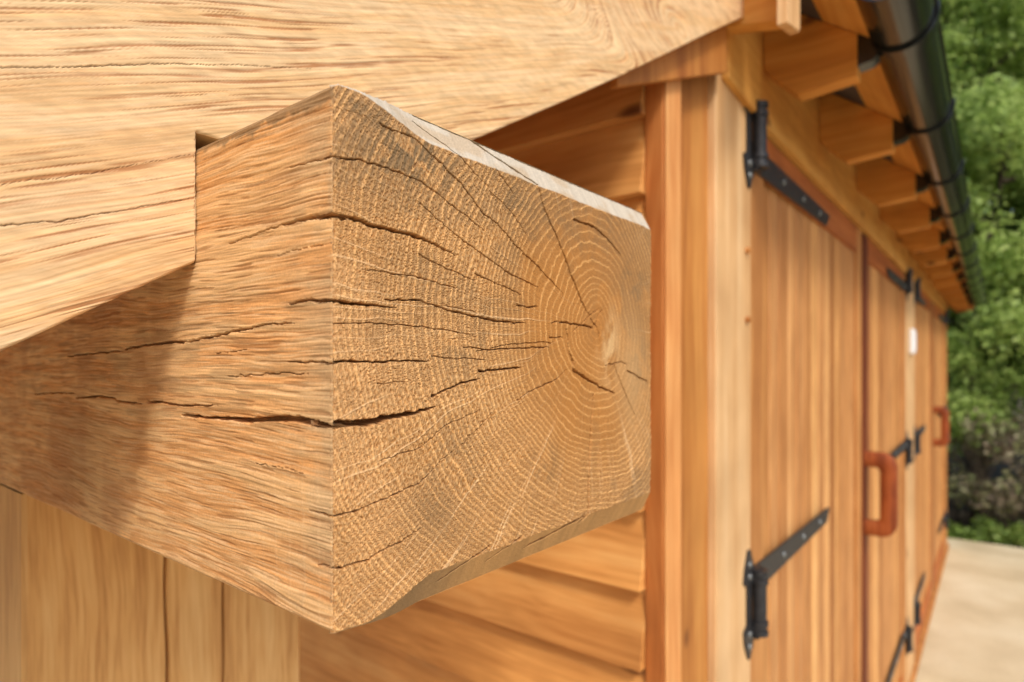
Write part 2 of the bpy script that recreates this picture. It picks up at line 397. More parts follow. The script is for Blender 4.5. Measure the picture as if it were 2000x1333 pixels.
# -- end face
nc, nr = 860, 1000
s = np.linspace(0, 1, nc) ** 1.12 * W_; h = np.linspace(HB, HT, nr)
Sg, Tg = np.meshgrid(s, np.linspace(0, 1, nr))
htl = HT - .0034 * (1 - ss(0, .04, Sg)) - .0012 * (1 - ss(0, .003, Sg)); hbl = HB + .0040 * (1 - ss(0, .04, Sg))
Hg = hbl + (htl - hbl) * Tg
sp, hp = on_v(1163, 640, V0)[0] - U0, on_v(1163, 640, V0)[1]
wx = (fbm(Sg / .04, Hg / .04, 3, 3) - .5) * .009 + (fbm(Sg / .008, Hg / .008, 5, 2) - .5) * .0009; wy = (fbm(Sg / .04, Hg / .04, 9, 3) - .5) * .009 + (fbm(Sg / .008, Hg / .008, 7, 2) - .5) * .0009
dx = Sg - sp + wx; dy = (Hg - hp + wy)
r = np.hypot(dx, dy); th = np.arctan2(dy, dx)
r2 = r * (1 + .05 * np.sin(3 * th + 1) + .04 * np.sin(2 * th))
thw = th + (fbm(r / .05, th * 3, 13, 2) - .5) * .02
rg = np.linspace(0, .3, 4000); sp_ = .0026 + .0028 * vn(rg / .009, rg * 0 + .5, 21) * np.exp(-rg / .12) + .0012 * np.exp(-((rg - .05) / .03) ** 2)
cum = np.concatenate([[0], np.cumsum(np.diff(rg) / sp_[1:])])
ph = np.interp(r2, rg, cum) + .22 * (vn(thw * 26, r / .02, 33) - .5) + .10 * (vn(thw * 70, r / .004, 35) - .5)
fr = ph - np.floor(ph)
arc = thw * r
outer = ss(.05, .12, r)
line = np.exp(-((fr - .25) / .10) ** 2)          # the pale pore ring
wide = np.exp(-((fr - .32) / .24) ** 2)
band = (line * (1 - outer) + wide * outer) * (.5 + .75 * _hash(np.floor(ph), np.floor(ph) * 0, 5))
wl = worley(ph * 2.6, arc / .00095, 41)
pores = (1 - ss(.16, .34, wl)) * np.clip(.35 + band, 0, 1) * (.35 + .65 * outer)
rim = ss(.30, .44, wl) * (1 - ss(.6, .75, wl))
lump = vn(arc / .0010, ph * 2.0, 47)
fine = fbm(Sg / .0006, Hg / .0006, 51, 2)
stri = vn(thw * 420, r / .006, 53) * .6 + vn(thw * 900, r / .003, 57) * .4
rn = vn(thw * 190, r / .09, 61); rays = ss(.86, .94, rn) * ss(.01, .04, r)
rn2 = vn(thw * 210 + 3, r / .14, 67); rays2 = ss(.91, .96, rn2) * ss(.03, .05, r) * ss(.02, -.03, Hg - hp)
base = np.array(lin((190, 130, 66))[:3]) * np.ones(Sg.shape + (3,))
base = mixc(base, lin((214, 154, 94))[:3], .8 * (1 - ss(.0, .10, Sg)))
base = mixc(base, lin((180, 118, 50))[:3], .6 * ss(.42, .68, fbm(Sg / .06, Hg / .06, 81, 3)))
late = 1 - band
col = base * (.93 + .14 * vn(thw * 260, r / .03, 63))[..., None] * (1 - ((.30 + .16 * outer) * late * (.35 + .9 * stri))[..., None])
col = mixc(col, lin((232, 184, 120))[:3], band * (.62 - .18 * outer) * (.45 + .7 * lump) * ss(.004, .02, r))
col = mixc(col, lin((236, 202, 152))[:3], rim * outer * .30)
col = mixc(col, lin((98, 58, 26))[:3], pores * .75)
spk = vn(Sg / .00042, Hg / .00038, 59); col = col * (.94 + .12 * spk)[..., None]
col = mixc(col, lin((238, 200, 152))[:3], np.clip(rays * .42 + rays2 * .60, 0, 1))
# weather: grey film near the top, silver patch at the top left, a pale heart
g1_ = fbm(Sg / .035, Hg / .028, 91, 4)
gm = ss(.45, .66, g1_ + .14 * ss(.02, .10, Hg) - .05) * ss(-.06, .08, Hg) * .42 * (.35 + .9 * fbm(Sg / .003, Hg / .003, 93, 3))
gx, gh = on_v(800, 300, V0); gm = np.maximum(gm, .75 * np.exp(-(((Sg - gx + U0) / .045) ** 2 + ((Hg - gh) / .022) ** 2)) * ss(.35, .6, fbm(Sg / .006, Hg / .006, 95, 3) ))
for px_, py_, su, sh, am in ((1000, 400, .035, .018, .6), (905, 640, .03, .03, .45), (1240, 560, .03, .03, .6), (1250, 700, .02, .04, .5), (1075, 330 + 90, .03, .02, .5), (880, 930, .02, .03, .4), (1065, 910, .012, .012, .5), (700, 210, .02, .012, .7)):
    gx_, gy_ = on_v(px_, py_, V0); gm = np.maximum(gm, am * np.exp(-(((Sg - gx_ + U0) / su) ** 2 + ((Hg - gy_) / sh) ** 2)) * ss(.3, .6, fbm(Sg / .012 + px_, Hg / .012, 96, 4)))
gx2, gh2 = on_v(850, 1000, V0); gm = np.maximum(gm, .3 * np.exp(-(((Sg - gx2 + U0) / .02) ** 2 + ((Hg - gh2) / .02) ** 2)) * g1_ * 1.6)
gm = np.maximum(gm, .35 * ss(.45, .6, fbm(Sg / .03 + 7, Hg / .03, 99, 3)) * ss(.15, .24, Sg))
col = mixc(col, lin((112, 92, 66))[:3], np.clip(gm * (.6 + .7 * late), 0, 1))
hx, hh = on_v(1235, 740, V0); col = mixc(col, lin((190, 152, 104))[:3], .6 * np.exp(-(((Sg - hx + U0) / .022) ** 2 + ((Hg - hh) / .045) ** 2)))
hx, hh = on_v(1190, 680, V0); col = mixc(col, lin((206, 168, 118))[:3], .9 * ss(.35, .65, fbm(Sg / .008, Hg / .012, 143, 3)) * np.exp(-(((Sg - hx + U0) / .012) ** 2 + ((Hg - hh) / .02) ** 2)))
D, Mk = carve(Sg, Hg, END, lambda x, y: (on_v(x, y, V0)[0] - U0, on_v(x, y, V0)[1]), .0016, 11)
rel = (-.00030 * band * (lump + .3) + .00060 * pores - .00018 * rim * outer + .00022 * (fine - .5) + .00030 * (stri - .5) + .0012 * (g1_ - .5)
       - .00025 * rays)
col = col * (.93 + .14 * fine)[..., None]
ramp_c = ss(.006, .046, Sg)
ct = CT * ss(.008, .05, Sg) + .0009; cb = CB * ss(.012, .052, Sg) + .0006
wob = (fbm(Sg / .01, Hg * 0, 111, 3) - .5) * .0012
ctw = ct + wob; cbw = cb + wob
cht = np.maximum(0, Hg - (htl - ctw)); chb = np.maximum(0, (hbl + cbw) - Hg)
tm = ss(0, .0008, cht); bmk = ss(0, .0008, chb)
edge = np.clip(1 - Sg / .0016, 0, 1)
redge = np.clip(1 - (W_ - Sg) / .0016, 0, 1)
rgh = fbm(Sg / .0009, Hg / .0009, 121, 2)
dv = rel * (1 - .75 * np.maximum(tm, bmk)) + D + cht * (CH / CT) + chb * (CH / CB) + (edge ** 2 + redge ** 2) * .0012 + edge * .0007 * rgh
topc = np.array(lin((190, 178, 160))[:3]) * (.86 + .3 * fbm(Sg / .002, Hg / .02, 131, 3))[..., None]
topc = mixc(topc, lin((176, 148, 112))[:3], .5 * ss(.5, .7, fbm(Sg / .02, Hg / .01, 133, 3)))
botc = np.array(lin((176, 134, 84))[:3]) * (.8 + .4 * fbm(Sg / .004, Hg / .03, 137, 3))[..., None]
botc = mixc(botc, lin((112, 96, 74))[:3], .55 * (1 - ss(.04, .09, Sg)))
col = col * (1 - tm[..., None]) + topc * tm[..., None]
col = col * (1 - bmk[..., None]) + botc * bmk[..., None]
col = mixc(col, lin((136, 78, 38))[:3], Mk * .55)
col = mixc(col, lin((120, 100, 76))[:3], .55 * ss(.4, .9, edge) * ss(.4, .6, fbm(Sg / .002, Hg / .004, 141, 3)))
# a slightly ragged outline along the top
Htop = Hg + np.where(Hg > htl - .0004, (rgh - .6) * .0012, 0)
end_part = grid_mesh(-(V0 + dv), U0 + Sg, EYE + Htop, col)
# -- camera-side face of the beam
nc2, nr2 = 860, 620
vv = V0 + .0004 + (np.linspace(0, 1, nc2) ** 1.5) * .50; hh2 = np.linspace(HB + .004, HT - .0040, nr2)
Vg, Hg = np.meshgrid(vv, hh2)
q = Vg - V0
fl = (fbm(Vg / .10, Hg / .035, 201, 3) - .5) * .008 + (fbm(Vg / .03, Hg / .02, 203, 2) - .5) * .0009
Hw = Hg + fl - .05 * q * ss(.0, .1, Hg)
st1 = fbm(Vg / .034, Hw / .0011, 211, 3); st2 = fbm(Vg / .020, Hw / .00055, 221, 2); st3 = fbm(Vg / .07, Hw / .006, 231, 3)
hair = vn(Vg / .012, Hw / .00040, 247)
thin = ss(.60, .72, vn(Vg / .018, Hw / .00070, 241) * .7 + .3 * vn(Vg / .05, Hw / .0017, 243))
base = np.array(lin((210, 166, 114))[:3]) * np.ones(Vg.shape + (3,))
base = mixc(base, lin((198, 138, 80))[:3], ss(.35, .7, st3) * .7)
base = mixc(base, lin((200, 144, 84))[:3], .5 * ss(.05, .09, Hg) * ss(.02, .05, q))
base = mixc(base, lin((168, 148, 116))[:3], .45 * (1 - ss(0, .035, q)) * ss(.4, .6, fbm(Vg / .02, Hg / .02, 251, 3)))
col = base * (.80 + .38 * st1)[..., None] * (.80 + .38 * hair)[..., None]
col = mixc(col, lin((132, 82, 42))[:3], thin * .42)
col = mixc(col, lin((226, 190, 144))[:3], ss(.52, .70, st2) * .45)
grey = ss(.56, .7, fbm(Vg / .03, Hw / .004, 261, 3)) * ss(.0, .03, .05 - abs(Hg - .0))
col = mixc(col, lin((146, 118, 82))[:3], grey * .4)
# a dark stain, then browner patches further in along the beam
k1 = np.exp(-(((Vg - .46) / .045) ** 2 + ((Hg + .06) / .035) ** 2)); col = mixc(col, lin((84, 66, 44))[:3], k1 * .26 * (0.5 + .9 * st3))
k2 = ss(.45, .65, fbm(Vg / .05, Hg / .04, 271, 4)) * ss(.11, .16, q); col = mixc(col, lin((140, 80, 36))[:3], k2 * .28)
k3 = np.exp(-((q - .165 + .25 * (Hg + .02)) / .012) ** 2) * ss(.4, .55, fbm(Vg / .02, Hg / .02, 281, 3)); col = mixc(col, lin((150, 94, 40))[:3], k3 * .28)
D2, Mk2 = carve(Vg, Hg, SIDE, lambda x, y: on_u(x, y, U0), .0014, 12)
soft = 1 - .6 * ss(.10, .16, q)
saw = ss(.86, .97, np.sin((Vg - .4 * (Hg + .1) ** 2) * 2 * math.pi / .0098)) * (1 - ss(.03, .08, q)) * (1 - ss(-.06, -.02, Hg))
du = soft * (.00055 * (st1 - .5) + .0003 * (st2 - .5) + .0003 * thin + .00022 * (.5 - hair)) - .00008 * saw + D2 + .0015 * (st3 - .5) * ss(0, .01, q)
ce = np.clip(1 - q / .0015, 0, 1)
du = du + ce ** 2 * .0004
col = mixc(col, lin((222, 190, 150))[:3], saw * .10)
col = mixc(col, lin((124, 70, 34))[:3], Mk2 * .28)
tpe = ss(TOPS - .0035, TOPS - .001, Hg + (fbm(Vg / .006, Hg * 0, 291, 3) - .5) * .008)
col = mixc(col, lin((134, 108, 76))[:3], tpe * .8)
arr = np.maximum(0, Hg - TOPS) + np.maximum(0, BOTS - Hg)
du = du + arr * .9 + arr * 40 * .0012 * (fbm(Vg / .002, Hg / .002, 293, 2) - .5)
side_part = grid_mesh(-Vg, U0 + du, EYE + Hg, col)
oak = lin((196, 150, 96))[:3]
VE = 1.9; U1 = U0 + W_
ve = float(vv[-1])
a_ = .0022; HT1 = HT - .0040; HB1 = HB + .004
grey_top = lin((190, 176, 150))[:3]
quads = [
 ([P(U0 + a_, V0 + .004, HT1), P(U0 + a_, VE, HT1), P(U0 + .04, VE, HT), P(U0 + .04, V0 + CH, HT)], grey_top),
 ([P(U0 + .04, V0 + CH, HT), P(U0 + .04, VE, HT), P(U1, VE, HT), P(U1, V0 + CH, HT)], grey_top),
 ([P(U0 + a_, V0 + .004, HB1), P(U0 + .04, V0 + CH, HB), P(U0 + .04, VE, HB), P(U0 + a_, VE, HB1)], oak),
 ([P(U0 + .04, V0 + CH, HB), P(U1, V0 + CH, HB), P(U1, VE, HB), P(U0 + .04, VE, HB)], oak),
 ([P(U1, V0 + CH, HB), P(U1, V0 + CH, HT), P(U1, VE, HT), P(U1, VE, HB)], oak),
 ([P(U1, V0 + .001, HB + CB), P(U1, V0 + .001, HT - CT), P(U1, V0 + CH, HT), P(U1, V0 + CH, HB)], oak),
 ([P(U0, ve, BOTS), P(U0, ve, TOPS), P(U0, VE, TOPS), P(U0, VE, BOTS)], oak),
 ([P(U0, ve, TOPS), P(U0 + a_, ve, HT1), P(U0 + a_, VE, HT1), P(U0, VE, TOPS)], oak),
 ([P(U0, ve, BOTS), P(U0 + a_, ve, HB1), P(U0 + a_, VE, HB1), P(U0, VE, BOTS)], oak),
 ([P(U0, VE, HB), P(U0, VE, HT), P(U1, VE, HT), P(U1, VE, HB)], oak),
]
beam = dense_obj('oak_beam', [end_part, side_part], quads, M['beam'], B)
tag(beam, 'square sawn oak beam end with growth rings and drying cracks')

# ---------------------------------------------------------------- the bargeboard, notched over the beam
VB, TB = .296, .030
def lowh(u): return .0035 + .589 * (u - .062) + .002 * np.sin(u * 9)
UE = 1.155
xs = np.concatenate([np.linspace(-.02, .137, 330), np.linspace(.137, 1, 520)[1:] ** 1 * 1.0])
t = np.linspace(0, 1, 560)
ub = np.concatenate([np.linspace(-.36, -.035, 16), np.linspace(-.03, U0 - .0006, 300), U0 - .0004 + (UE - U0 + .0004) * (t[1:] ** 1.7)])
rows = 720
hn = np.linspace(0, 1, rows) ** 1.25
Ub, Rb = np.meshgrid(ub, hn)
lo = lowh(Ub)
NT = .1094
Hbn = lo + .32 * Rb
Hbn = np.where(Ub > U0 - .0004, np.maximum(Hbn, NT), Hbn); lo = np.where(Ub > U0 - .0004, np.maximum(lo, NT), lo)
ang = math.radians(22)
gu = Ub * math.cos(ang) + Hbn * math.sin(ang); gh_ = -Ub * math.sin(ang) + Hbn * math.cos(ang)
gh_ = gh_ + (fbm(gu / .16, gh_ / .05, 301, 3) - .5) * .009 + (fbm(gu / .05, gh_ / .02, 303, 2) - .5) * .0006
# cathedral figure further up the board
cu, chh = on_v(1330, 60, VB); e = np.hypot((Ub - cu) * .36, (Hbn - chh)); cath = ss(.15, .05, e)
gh_c = gh_ * (1 - cath) + e * .8 * cath
st1 = fbm(gu / .045, gh_c / .0014, 311, 3); st3 = fbm(gu / .12, gh_ / .010, 321, 3); st2 = fbm(gu / .012, gh_ / .0007, 331, 2)
ring = gh_c / .0046 + .6 * fbm(gh_c / .01, gu * 0, 341, 2); rf = ring - np.floor(ring)
early = np.exp(-((rf - .3) / .18) ** 2)
dash = vn(gu / .034, gh_c / .00058, 351) * .62 + .38 * vn(gu / .05, gh_c / .0022, 353)
zone = ss(.34, .56, fbm(gu / .10, gh_ / .016, 355, 3))
dash = ss(.575, .69, dash + .07 * (early - .5)) * (.10 + .9 * zone)
near = 1 - ss(.2, .5, Ub)
col = np.array(lin((220, 187, 143))[:3]) * np.ones(Ub.shape + (3,))
col = mixc(col, lin((211, 170, 118))[:3], ss(.4, .65, st3) * .7)
col = mixc(col, lin((204, 150, 98))[:3], early * (.30 + .5 * cath) * ss(.2, .5, st1))
col = col * (.88 + .24 * st1)[..., None] * (.84 + .32 * vn(gu / .030, gh_c / .00046, 357))[..., None]
col = mixc(col, lin((150, 88, 44))[:3], dash * .70)
col = mixc(col, lin((236, 208, 168))[:3], ss(.6, .75, st2) * .25)
BOARD = [([(0,441),(120,432),(200,417),(300,400),(384,385)],3,2,.003), ([(0,132),(150,130),(330,124),(480,128),(620,135)],3,1.5,.003),
 ([(0,360),(90,350),(180,338),(384,300)],2,1.4,.002), ([(0,45),(160,46)],2.5,1.5,.002),([(160,255),(300,243)],2,1.4,.002),
 ([(150,64),(260,62),(420,70),(690,66)],1.8,1.5,.002), ([(0,212),(110,208),(180,200)],2,1.4,.002), ([(40,560),(200,520),(300,500)],1.6,1.2,.002),
 ([(80,90),(200,90)],2.4,1.5,.002),([(0,235),(60,226)],2.4,1.5,.002)]
D3, Mk3 = carve(Ub, Hbn, [(p_, a_w * 1.0, b_w * .8, d_ * .3) for p_, a_w, b_w, d_ in BOARD[:3]], lambda x, y: on_v(x, y, VB), .0012, 13)
dvb = .0003 * (st1 - .5) + .00025 * dash + D3 + .0002 * st2
eb = np.clip(1 - np.minimum(Hbn - lo, 1) / .0015, 0, 1)
dvb = dvb + .0010 * eb ** 2
col = mixc(col, lin((96, 54, 26))[:3], Mk3 * .75)
# ragged cut where the notch runs down the beam
nf = (abs(Ub - (U0 - .0006)) < 2e-4) & (Hbn < NT)
Uj = np.where(nf, Ub - .0009 * vn(Hbn / .0011, Ub * 0, 361), Ub)
bpart = grid_mesh(-(VB + dvb), Uj, EYE + Hbn, col)
bp1 = bpart
bq = []; pale = lin((206, 166, 112))[:3]; pl2 = lin((196, 150, 96))[:3]
def edgeband(pts, c):
    for (u1_, h1_), (u2_, h2_) in zip(pts[:-1], pts[1:]):
        bq.append(([P(u1_, VB + .0008, h1_), P(u1_, VB + TB, h1_), P(u2_, VB + TB, h2_), P(u2_, VB + .0008, h2_)], c))
un = (NT - .0035) / .589 + .062
L0 = [(x, float(lowh(x))) for x in np.linspace(-.36, U0 - .0006, 16)]
L1 = [(x, float(lowh(x))) for x in np.linspace(un, UE, 24)]
edgeband(L0, pale); edgeband([L0[-1], (U0 - .0006, NT)], pl2); edgeband([(U0 - .0006, NT), (un, NT)], pl2); edgeband(L1, pale)
edgeband([(UE, L1[-1][1]), (UE, L1[-1][1] + .32)], pale)
j0 = U0 - .0006
def backband(u_a, u_b, lo_a, lo_b):
    bq.append(([P(u_a, VB + TB, lo_a), P(u_b, VB + TB, lo_b), P(u_b, VB + TB, lowh(u_b) + .32), P(u_a, VB + TB, lowh(u_a) + .32)], pl2))
backband(-.36, j0, float(lowh(-.36)), float(lowh(j0))); backband(j0, un, NT, NT); backband(un, UE, NT, L1[-1][1])
edgeband([(UE, L1[-1][1] + .32), (-.36, float(lowh(-.36)) + .32)], pale); edgeband([(-.36, float(lowh(-.36))), (-.36, float(lowh(-.36)) + .32)], pale)
barge = dense_obj('bargeboard', [bp1], bq, M['board'], B)
tag(barge, 'wide pale oak bargeboard notched over the beam end')
# short hanging batten at its upper end
mb = MB(); VBt = .220; uA, hA = on_v(1538, 44, VBt); uB, hBt = on_v(1563, 68, VBt)
mb.prism([(uA, hA), (uB - .016, hA + .012), (uB - .013, hBt + .006), (uB - .006, hBt), (uB, hBt + .008), (uB, hA + .25), (uA, hA + .25)], VBt, VBt + .014, 'v')
tag(obj('batten', mb, M['pale'], B, bevel=.0015), 'pale batten hanging at the upper end of the bargeboard')

# porch roof above the bargeboard, with a rafter behind it
mb = MB(); f0 = float(lowh(-.35)) + .30; f1 = float(lowh(1.2)) + .30
mb.prism([(-.40, f0 - .03), (1.2, f1), (1.2, f1 + .03), (-.40, f0)], VB - .02, 2.6, 'v')
obj('porch_roof', mb, M['clad'], B)
mb = MB(); mb.prism([(.40, lowh(.40) + .034), (UE - .05, lowh(UE - .05) + .030), (UE - .05, lowh(UE) + .24), (.40, lowh(.40) + .24)], VB + .05, VB + .10, 'v')
obj('porch_rafter', mb, M['header'], B, bevel=.002)

# ---------------------------------------------------------------- oak post under the beam, with drying cracks
mb = MB()
PV = .583; pu0, pu1 = .136, .376
cr = [(.243, .0027, .03), (.2905, .0012, .014)]
cols = [pu0]
def crackx(u, w, hh_, i): return u + .0035 * math.sin(hh_ * 7 + i * 2) + .0012 * math.sin(hh_ * 41 + i) 
hs = np.linspace(-1.58, -.0995, 90)
def wd(w, hh_, i): return w * (.55 + .6 * (0.5 + .5 * math.sin(hh_ * 9 + i * 3)))
vs = []; fs = []
prof_n = None
for hh_ in hs:
    row = [(pu0, PV + .09), (pu0, PV + .003), (pu0 + .003, PV)]
    for i, (cu_, w, d) in enumerate(cr):
        x = crackx(cu_, w, hh_, i); k = wd(w, hh_, i)
        row += [(x - k * 1.2, PV), (x - k * .8, PV + .002), (x, PV + d), (x + k * .8, PV + .002), (x + k * 1.2, PV)]
    row += [(pu1 - .004, PV), (pu1, PV + .004), (pu1, PV + .20), (pu0, PV + .20)]
    prof_n = len(row); vs += [P(a, b, hh_) for a, b in row]
for i in range(len(hs) - 1):
    for k in range(prof_n): fs.append((i * prof_n + k, i * prof_n + (k + 1) % prof_n, (i + 1) * prof_n + (k + 1) % prof_n, (i + 1) * prof_n + k))
mb.add(vs, fs)
tag(obj('oak_post', mb, M['post'], B), 'upright oak post with long vertical cracks under the beam')

# ---------------------------------------------------------------- clad side wall
mb = MB(); CUc = .742; cover = .1022
k = 0; hb_ = .322 + 6 * cover
i = 0
while hb_ > -1.5:
    mb.prism([(CUc - .027, hb_), (CUc - .003, hb_ + .112), (CUc + .004, hb_ + .112), (CUc + .004, hb_ - .0)], .356, 2.6, 'v', tone=.137 * i + .31)
    hb_ -= cover; i += 1
obj('wall_cladding', mb, M['clad'], B, bevel=.001)
mb = MB(); mb.box(CUc + .006, 6.55, .372, 4.2, -1.52, .60); mb.prism([(.372, .6), (4.2, .6), (2.3, 2.0)], .96, 6.5, 'u')
obj('wall', mb, M['clad'], B)

# corner boards
mb = MB(); mb.box(.7275, .775, .330, .3555, -1.56, .56); tag(obj('corner_board', mb, M['red'], B, bevel=.002), 'reddish corner board with knots')
mb = MB(); mb.box(.7755, .9245, .346, .371, -1.56, .52); obj('corner_board', mb, M['brown'], B, bevel=.0015)  # darker brown: shade of the recess put into the colour
mb = MB(); mb.box(.7295, .7753, .3265, .3295, -1.555, .52); obj('cover_strip', mb, M['strip'], B, bevel=.001)  # paler than the corner board: lit front face put into the colour
mb = MB(); mb.box(.77, .9245, .338, .3455, .462, .56); obj('head_rail', mb, M['header'], B, bevel=.002)
mb = MB(); mb.box(.925, 1.092, .334, .371, -1.56, .475); tag(obj('door_post', mb, M['pale'], B, bevel=.002), 'pale near door post')
# wooden pegs in the near post
for py in (490, 625):
    uu, h_ = on_v(1457, py, .334); mb = MB(); mb.tube([P(uu, .338, h_), P(uu, .3265, h_)], .0052, 10); obj('peg', mb, M['stile'], B, smooth=True)
mb = MB(); mb.box(3.45, 3.83, .334, .371, -1.56, .432); tag(obj('door_post', mb, M['pale'], B, bevel=.003), 'pale middle door post')
mb = MB(); mb.box(6.26, 6.56, .334, .371, -1.56, .432); obj('door_post', mb, M['stile'], B, bevel=.003)
mb = MB(); mb.box(1.093, 6.56, .330, .371, .4335, .64); mb.box(1.10, 6.56, .3265, .3295, .4335, .462)
mb.box(.932, 1.0925, .3315, .371, .4757, .68); obj('header', mb, M['header'], B, bevel=.0015)
mb = MB(); mb.box(.727, 6.56, .318, .372, -1.597, -1.5625); obj('door_sill', mb, M['stile'], B, bevel=.003)
mb = MB(); mb.prism([(.58, .294), (.918, .4355), (.918, float(lowh(.918)) + .06), (.58, float(lowh(.58)) + .06)], .3268 - .012, .3262, 'v'); obj('verge_batten', mb, M['brown'], B, bevel=.002)
# rounded block that carries the plate end, above the near post
mb = MB(); ua, ha = on_v(1420, 152, .325); ub_, hb2 = on_v(1483, 118, .325)
pts = [(ua, ha + .0), (ub_ - .035, ha - .01)]
for kq in range(9):
    a = -math.pi / 2 + kq * math.pi / 16; pts.append((ub_ - .035 + .035 * math.cos(a), ha - .01 + .035 + .035 * math.sin(a)))
pts += [(ub_, .70), (ua, .70)]
mb.prism(pts, .322, .3335, 'v'); obj('plate_block', mb, M['header'], B, bevel=.002)

# ---------------------------------------------------------------- doors
DV = .346
def hinge_mesh(mb, sc, uh, side, hc, flipz, Ls=.60):
    """strap hinge: pointed post plate, barrel, tapering strap; side=+1 strap runs to +u"""
    z = -1 if flipz else 1
    pv = .334
    # post plate: two pointed lobes joined by a narrow waist
    w = .027; a, b_ = hc + z * .093, hc - z * .093
    uc = uh - side * .017
    poly = [(uc - .004, a), (uc + .004, a), (uc + w * .8, a - z * .030), (uc + w, a - z * .052), (uc + .010, a - z * .060), (uc + .010, b_ + z * .060), (uc + w, b_ + z * .052),
            (uc + w * .8, b_ + z * .028), (uc + .004, b_), (uc - .004, b_), (uc - w * .8, b_ + z * .028), (uc - w, b_ + z * .052), (uc - .010, b_ + z * .060),
            (uc - .010, a - z * .060), (uc - w, a - z * .052), (uc - w * .8, a - z * .030)]
    mb.prism(poly, pv - .004, pv - .0003, 'v')
    # barrel with collars
    ub3 = uh + side * .006
    mb.tube([P(ub3, pv - .013, hc - .052), P(ub3, pv - .013, hc + .052)], .0120, 14)
    for q in (-.052, -.036, .036, .052): mb.tube([P(ub3, pv - .013, hc + q - .004), P(ub3, pv - .013, hc + q + .004)], .0150, 14)
    for q in (-.050, .046): mb.box(min(uc + side * .010, ub3 + side * .014), max(uc + side * .010, ub3 + side * .014), pv - .015, pv - .004, hc + q - .011, hc + q + .013)
    # strap
    hs_ = hc + z * -.0 + (.030 if not flipz else -.030)
    s0 = ub3 + side * .004; L = Ls
    n0, n1 = .0235, .0165
    poly = [(s0, hs_ - n0), (s0 + side * L, hs_ - n1), (s0 + side * (L + .035), hs_ + n1 * .9), (s0 + side * (L + .02), hs_ + n1), (s0, hs_ + n0)]
    mb.prism(poly, DV - .0125, DV - .008, 'v')
    mb.box(min(ub3, s0 + side * .02), max(ub3, s0 + side * .02), pv - .018, DV - .008, hs_ - n0, hs_ + n0)
    for q, rr in ((.035, .0085), (.20, .0065), (.36, .0065), (.52, .0065)):
        sc.dome(P(s0 + side * q * L / .6, DV - .0125, hs_), (1, 0, 0), rr, .004)
    for q in (.068, .047):
        sc.dome(P(uc, pv - .004, hc + q), (1, 0, 0), .0062, .003); sc.dome(P(uc, pv - .004, hc - q - .004), (1, 0, 0), .0062, .003)
def handle_mesh(mb, uc, h0, h1):
    """D shaped wooden pull standing out from the door, seen side on"""
    va = DV - .001; outv = .098; n = 9
    def loop(dv_, dh, rr):
        o = []; v1 = va - outv + dv_; 
        o.append((va, h0 + dh)); 
        for k in range(n): a = math.pi / 2 * k / (n - 1); o.append((v1 + rr - rr * math.sin(a), h0 + dh + rr - rr * math.cos(a)))
        for k in range(n): a = math.pi / 2 * k / (n - 1); o.append((v1 + rr - rr * math.cos(a), h1 - dh - rr + rr * math.sin(a)))
        o.append((va, h1 - dh)); return o
    O = loop(0, 0, .046); I = loop(.046, .048, .016)
    vs = []; nL = len(O)
    rings = []
    for (du_, k) in ((-.017, .12), (-.013, 0), (.013, 0), (.017, .12)):
        vs += [P(uc + du_, o[0] + (i[0] - o[0]) * k, o[1] + (i[1] - o[1]) * k) for o, i in zip(O, I)]
        vs += [P(uc + du_, i[0] + (o[0] - i[0]) * k, i[1] + (o[1] - i[1]) * k) for o, i in zip(O, I)]
    fs = []
    def A_(l, s_, k): return l * 2 * nL + s_ * nL + k
    for k in range(nL - 1):
        fs.append((A_(0, 0, k), A_(0, 0, k + 1), A_(0, 1, k + 1), A_(0, 1, k))); fs.append((A_(3, 0, k), A_(3, 1, k), A_(3, 1, k + 1), A_(3, 0, k + 1)))
        for l in range(3):
            fs.append((A_(l, 0, k), A_(l + 1, 0, k), A_(l + 1, 0, k + 1), A_(l, 0, k + 1))); fs.append((A_(l, 1, k), A_(l, 1, k + 1), A_(l + 1, 1, k + 1), A_(l + 1, 1, k)))
    mb.add(vs, fs)
random.seed(4)
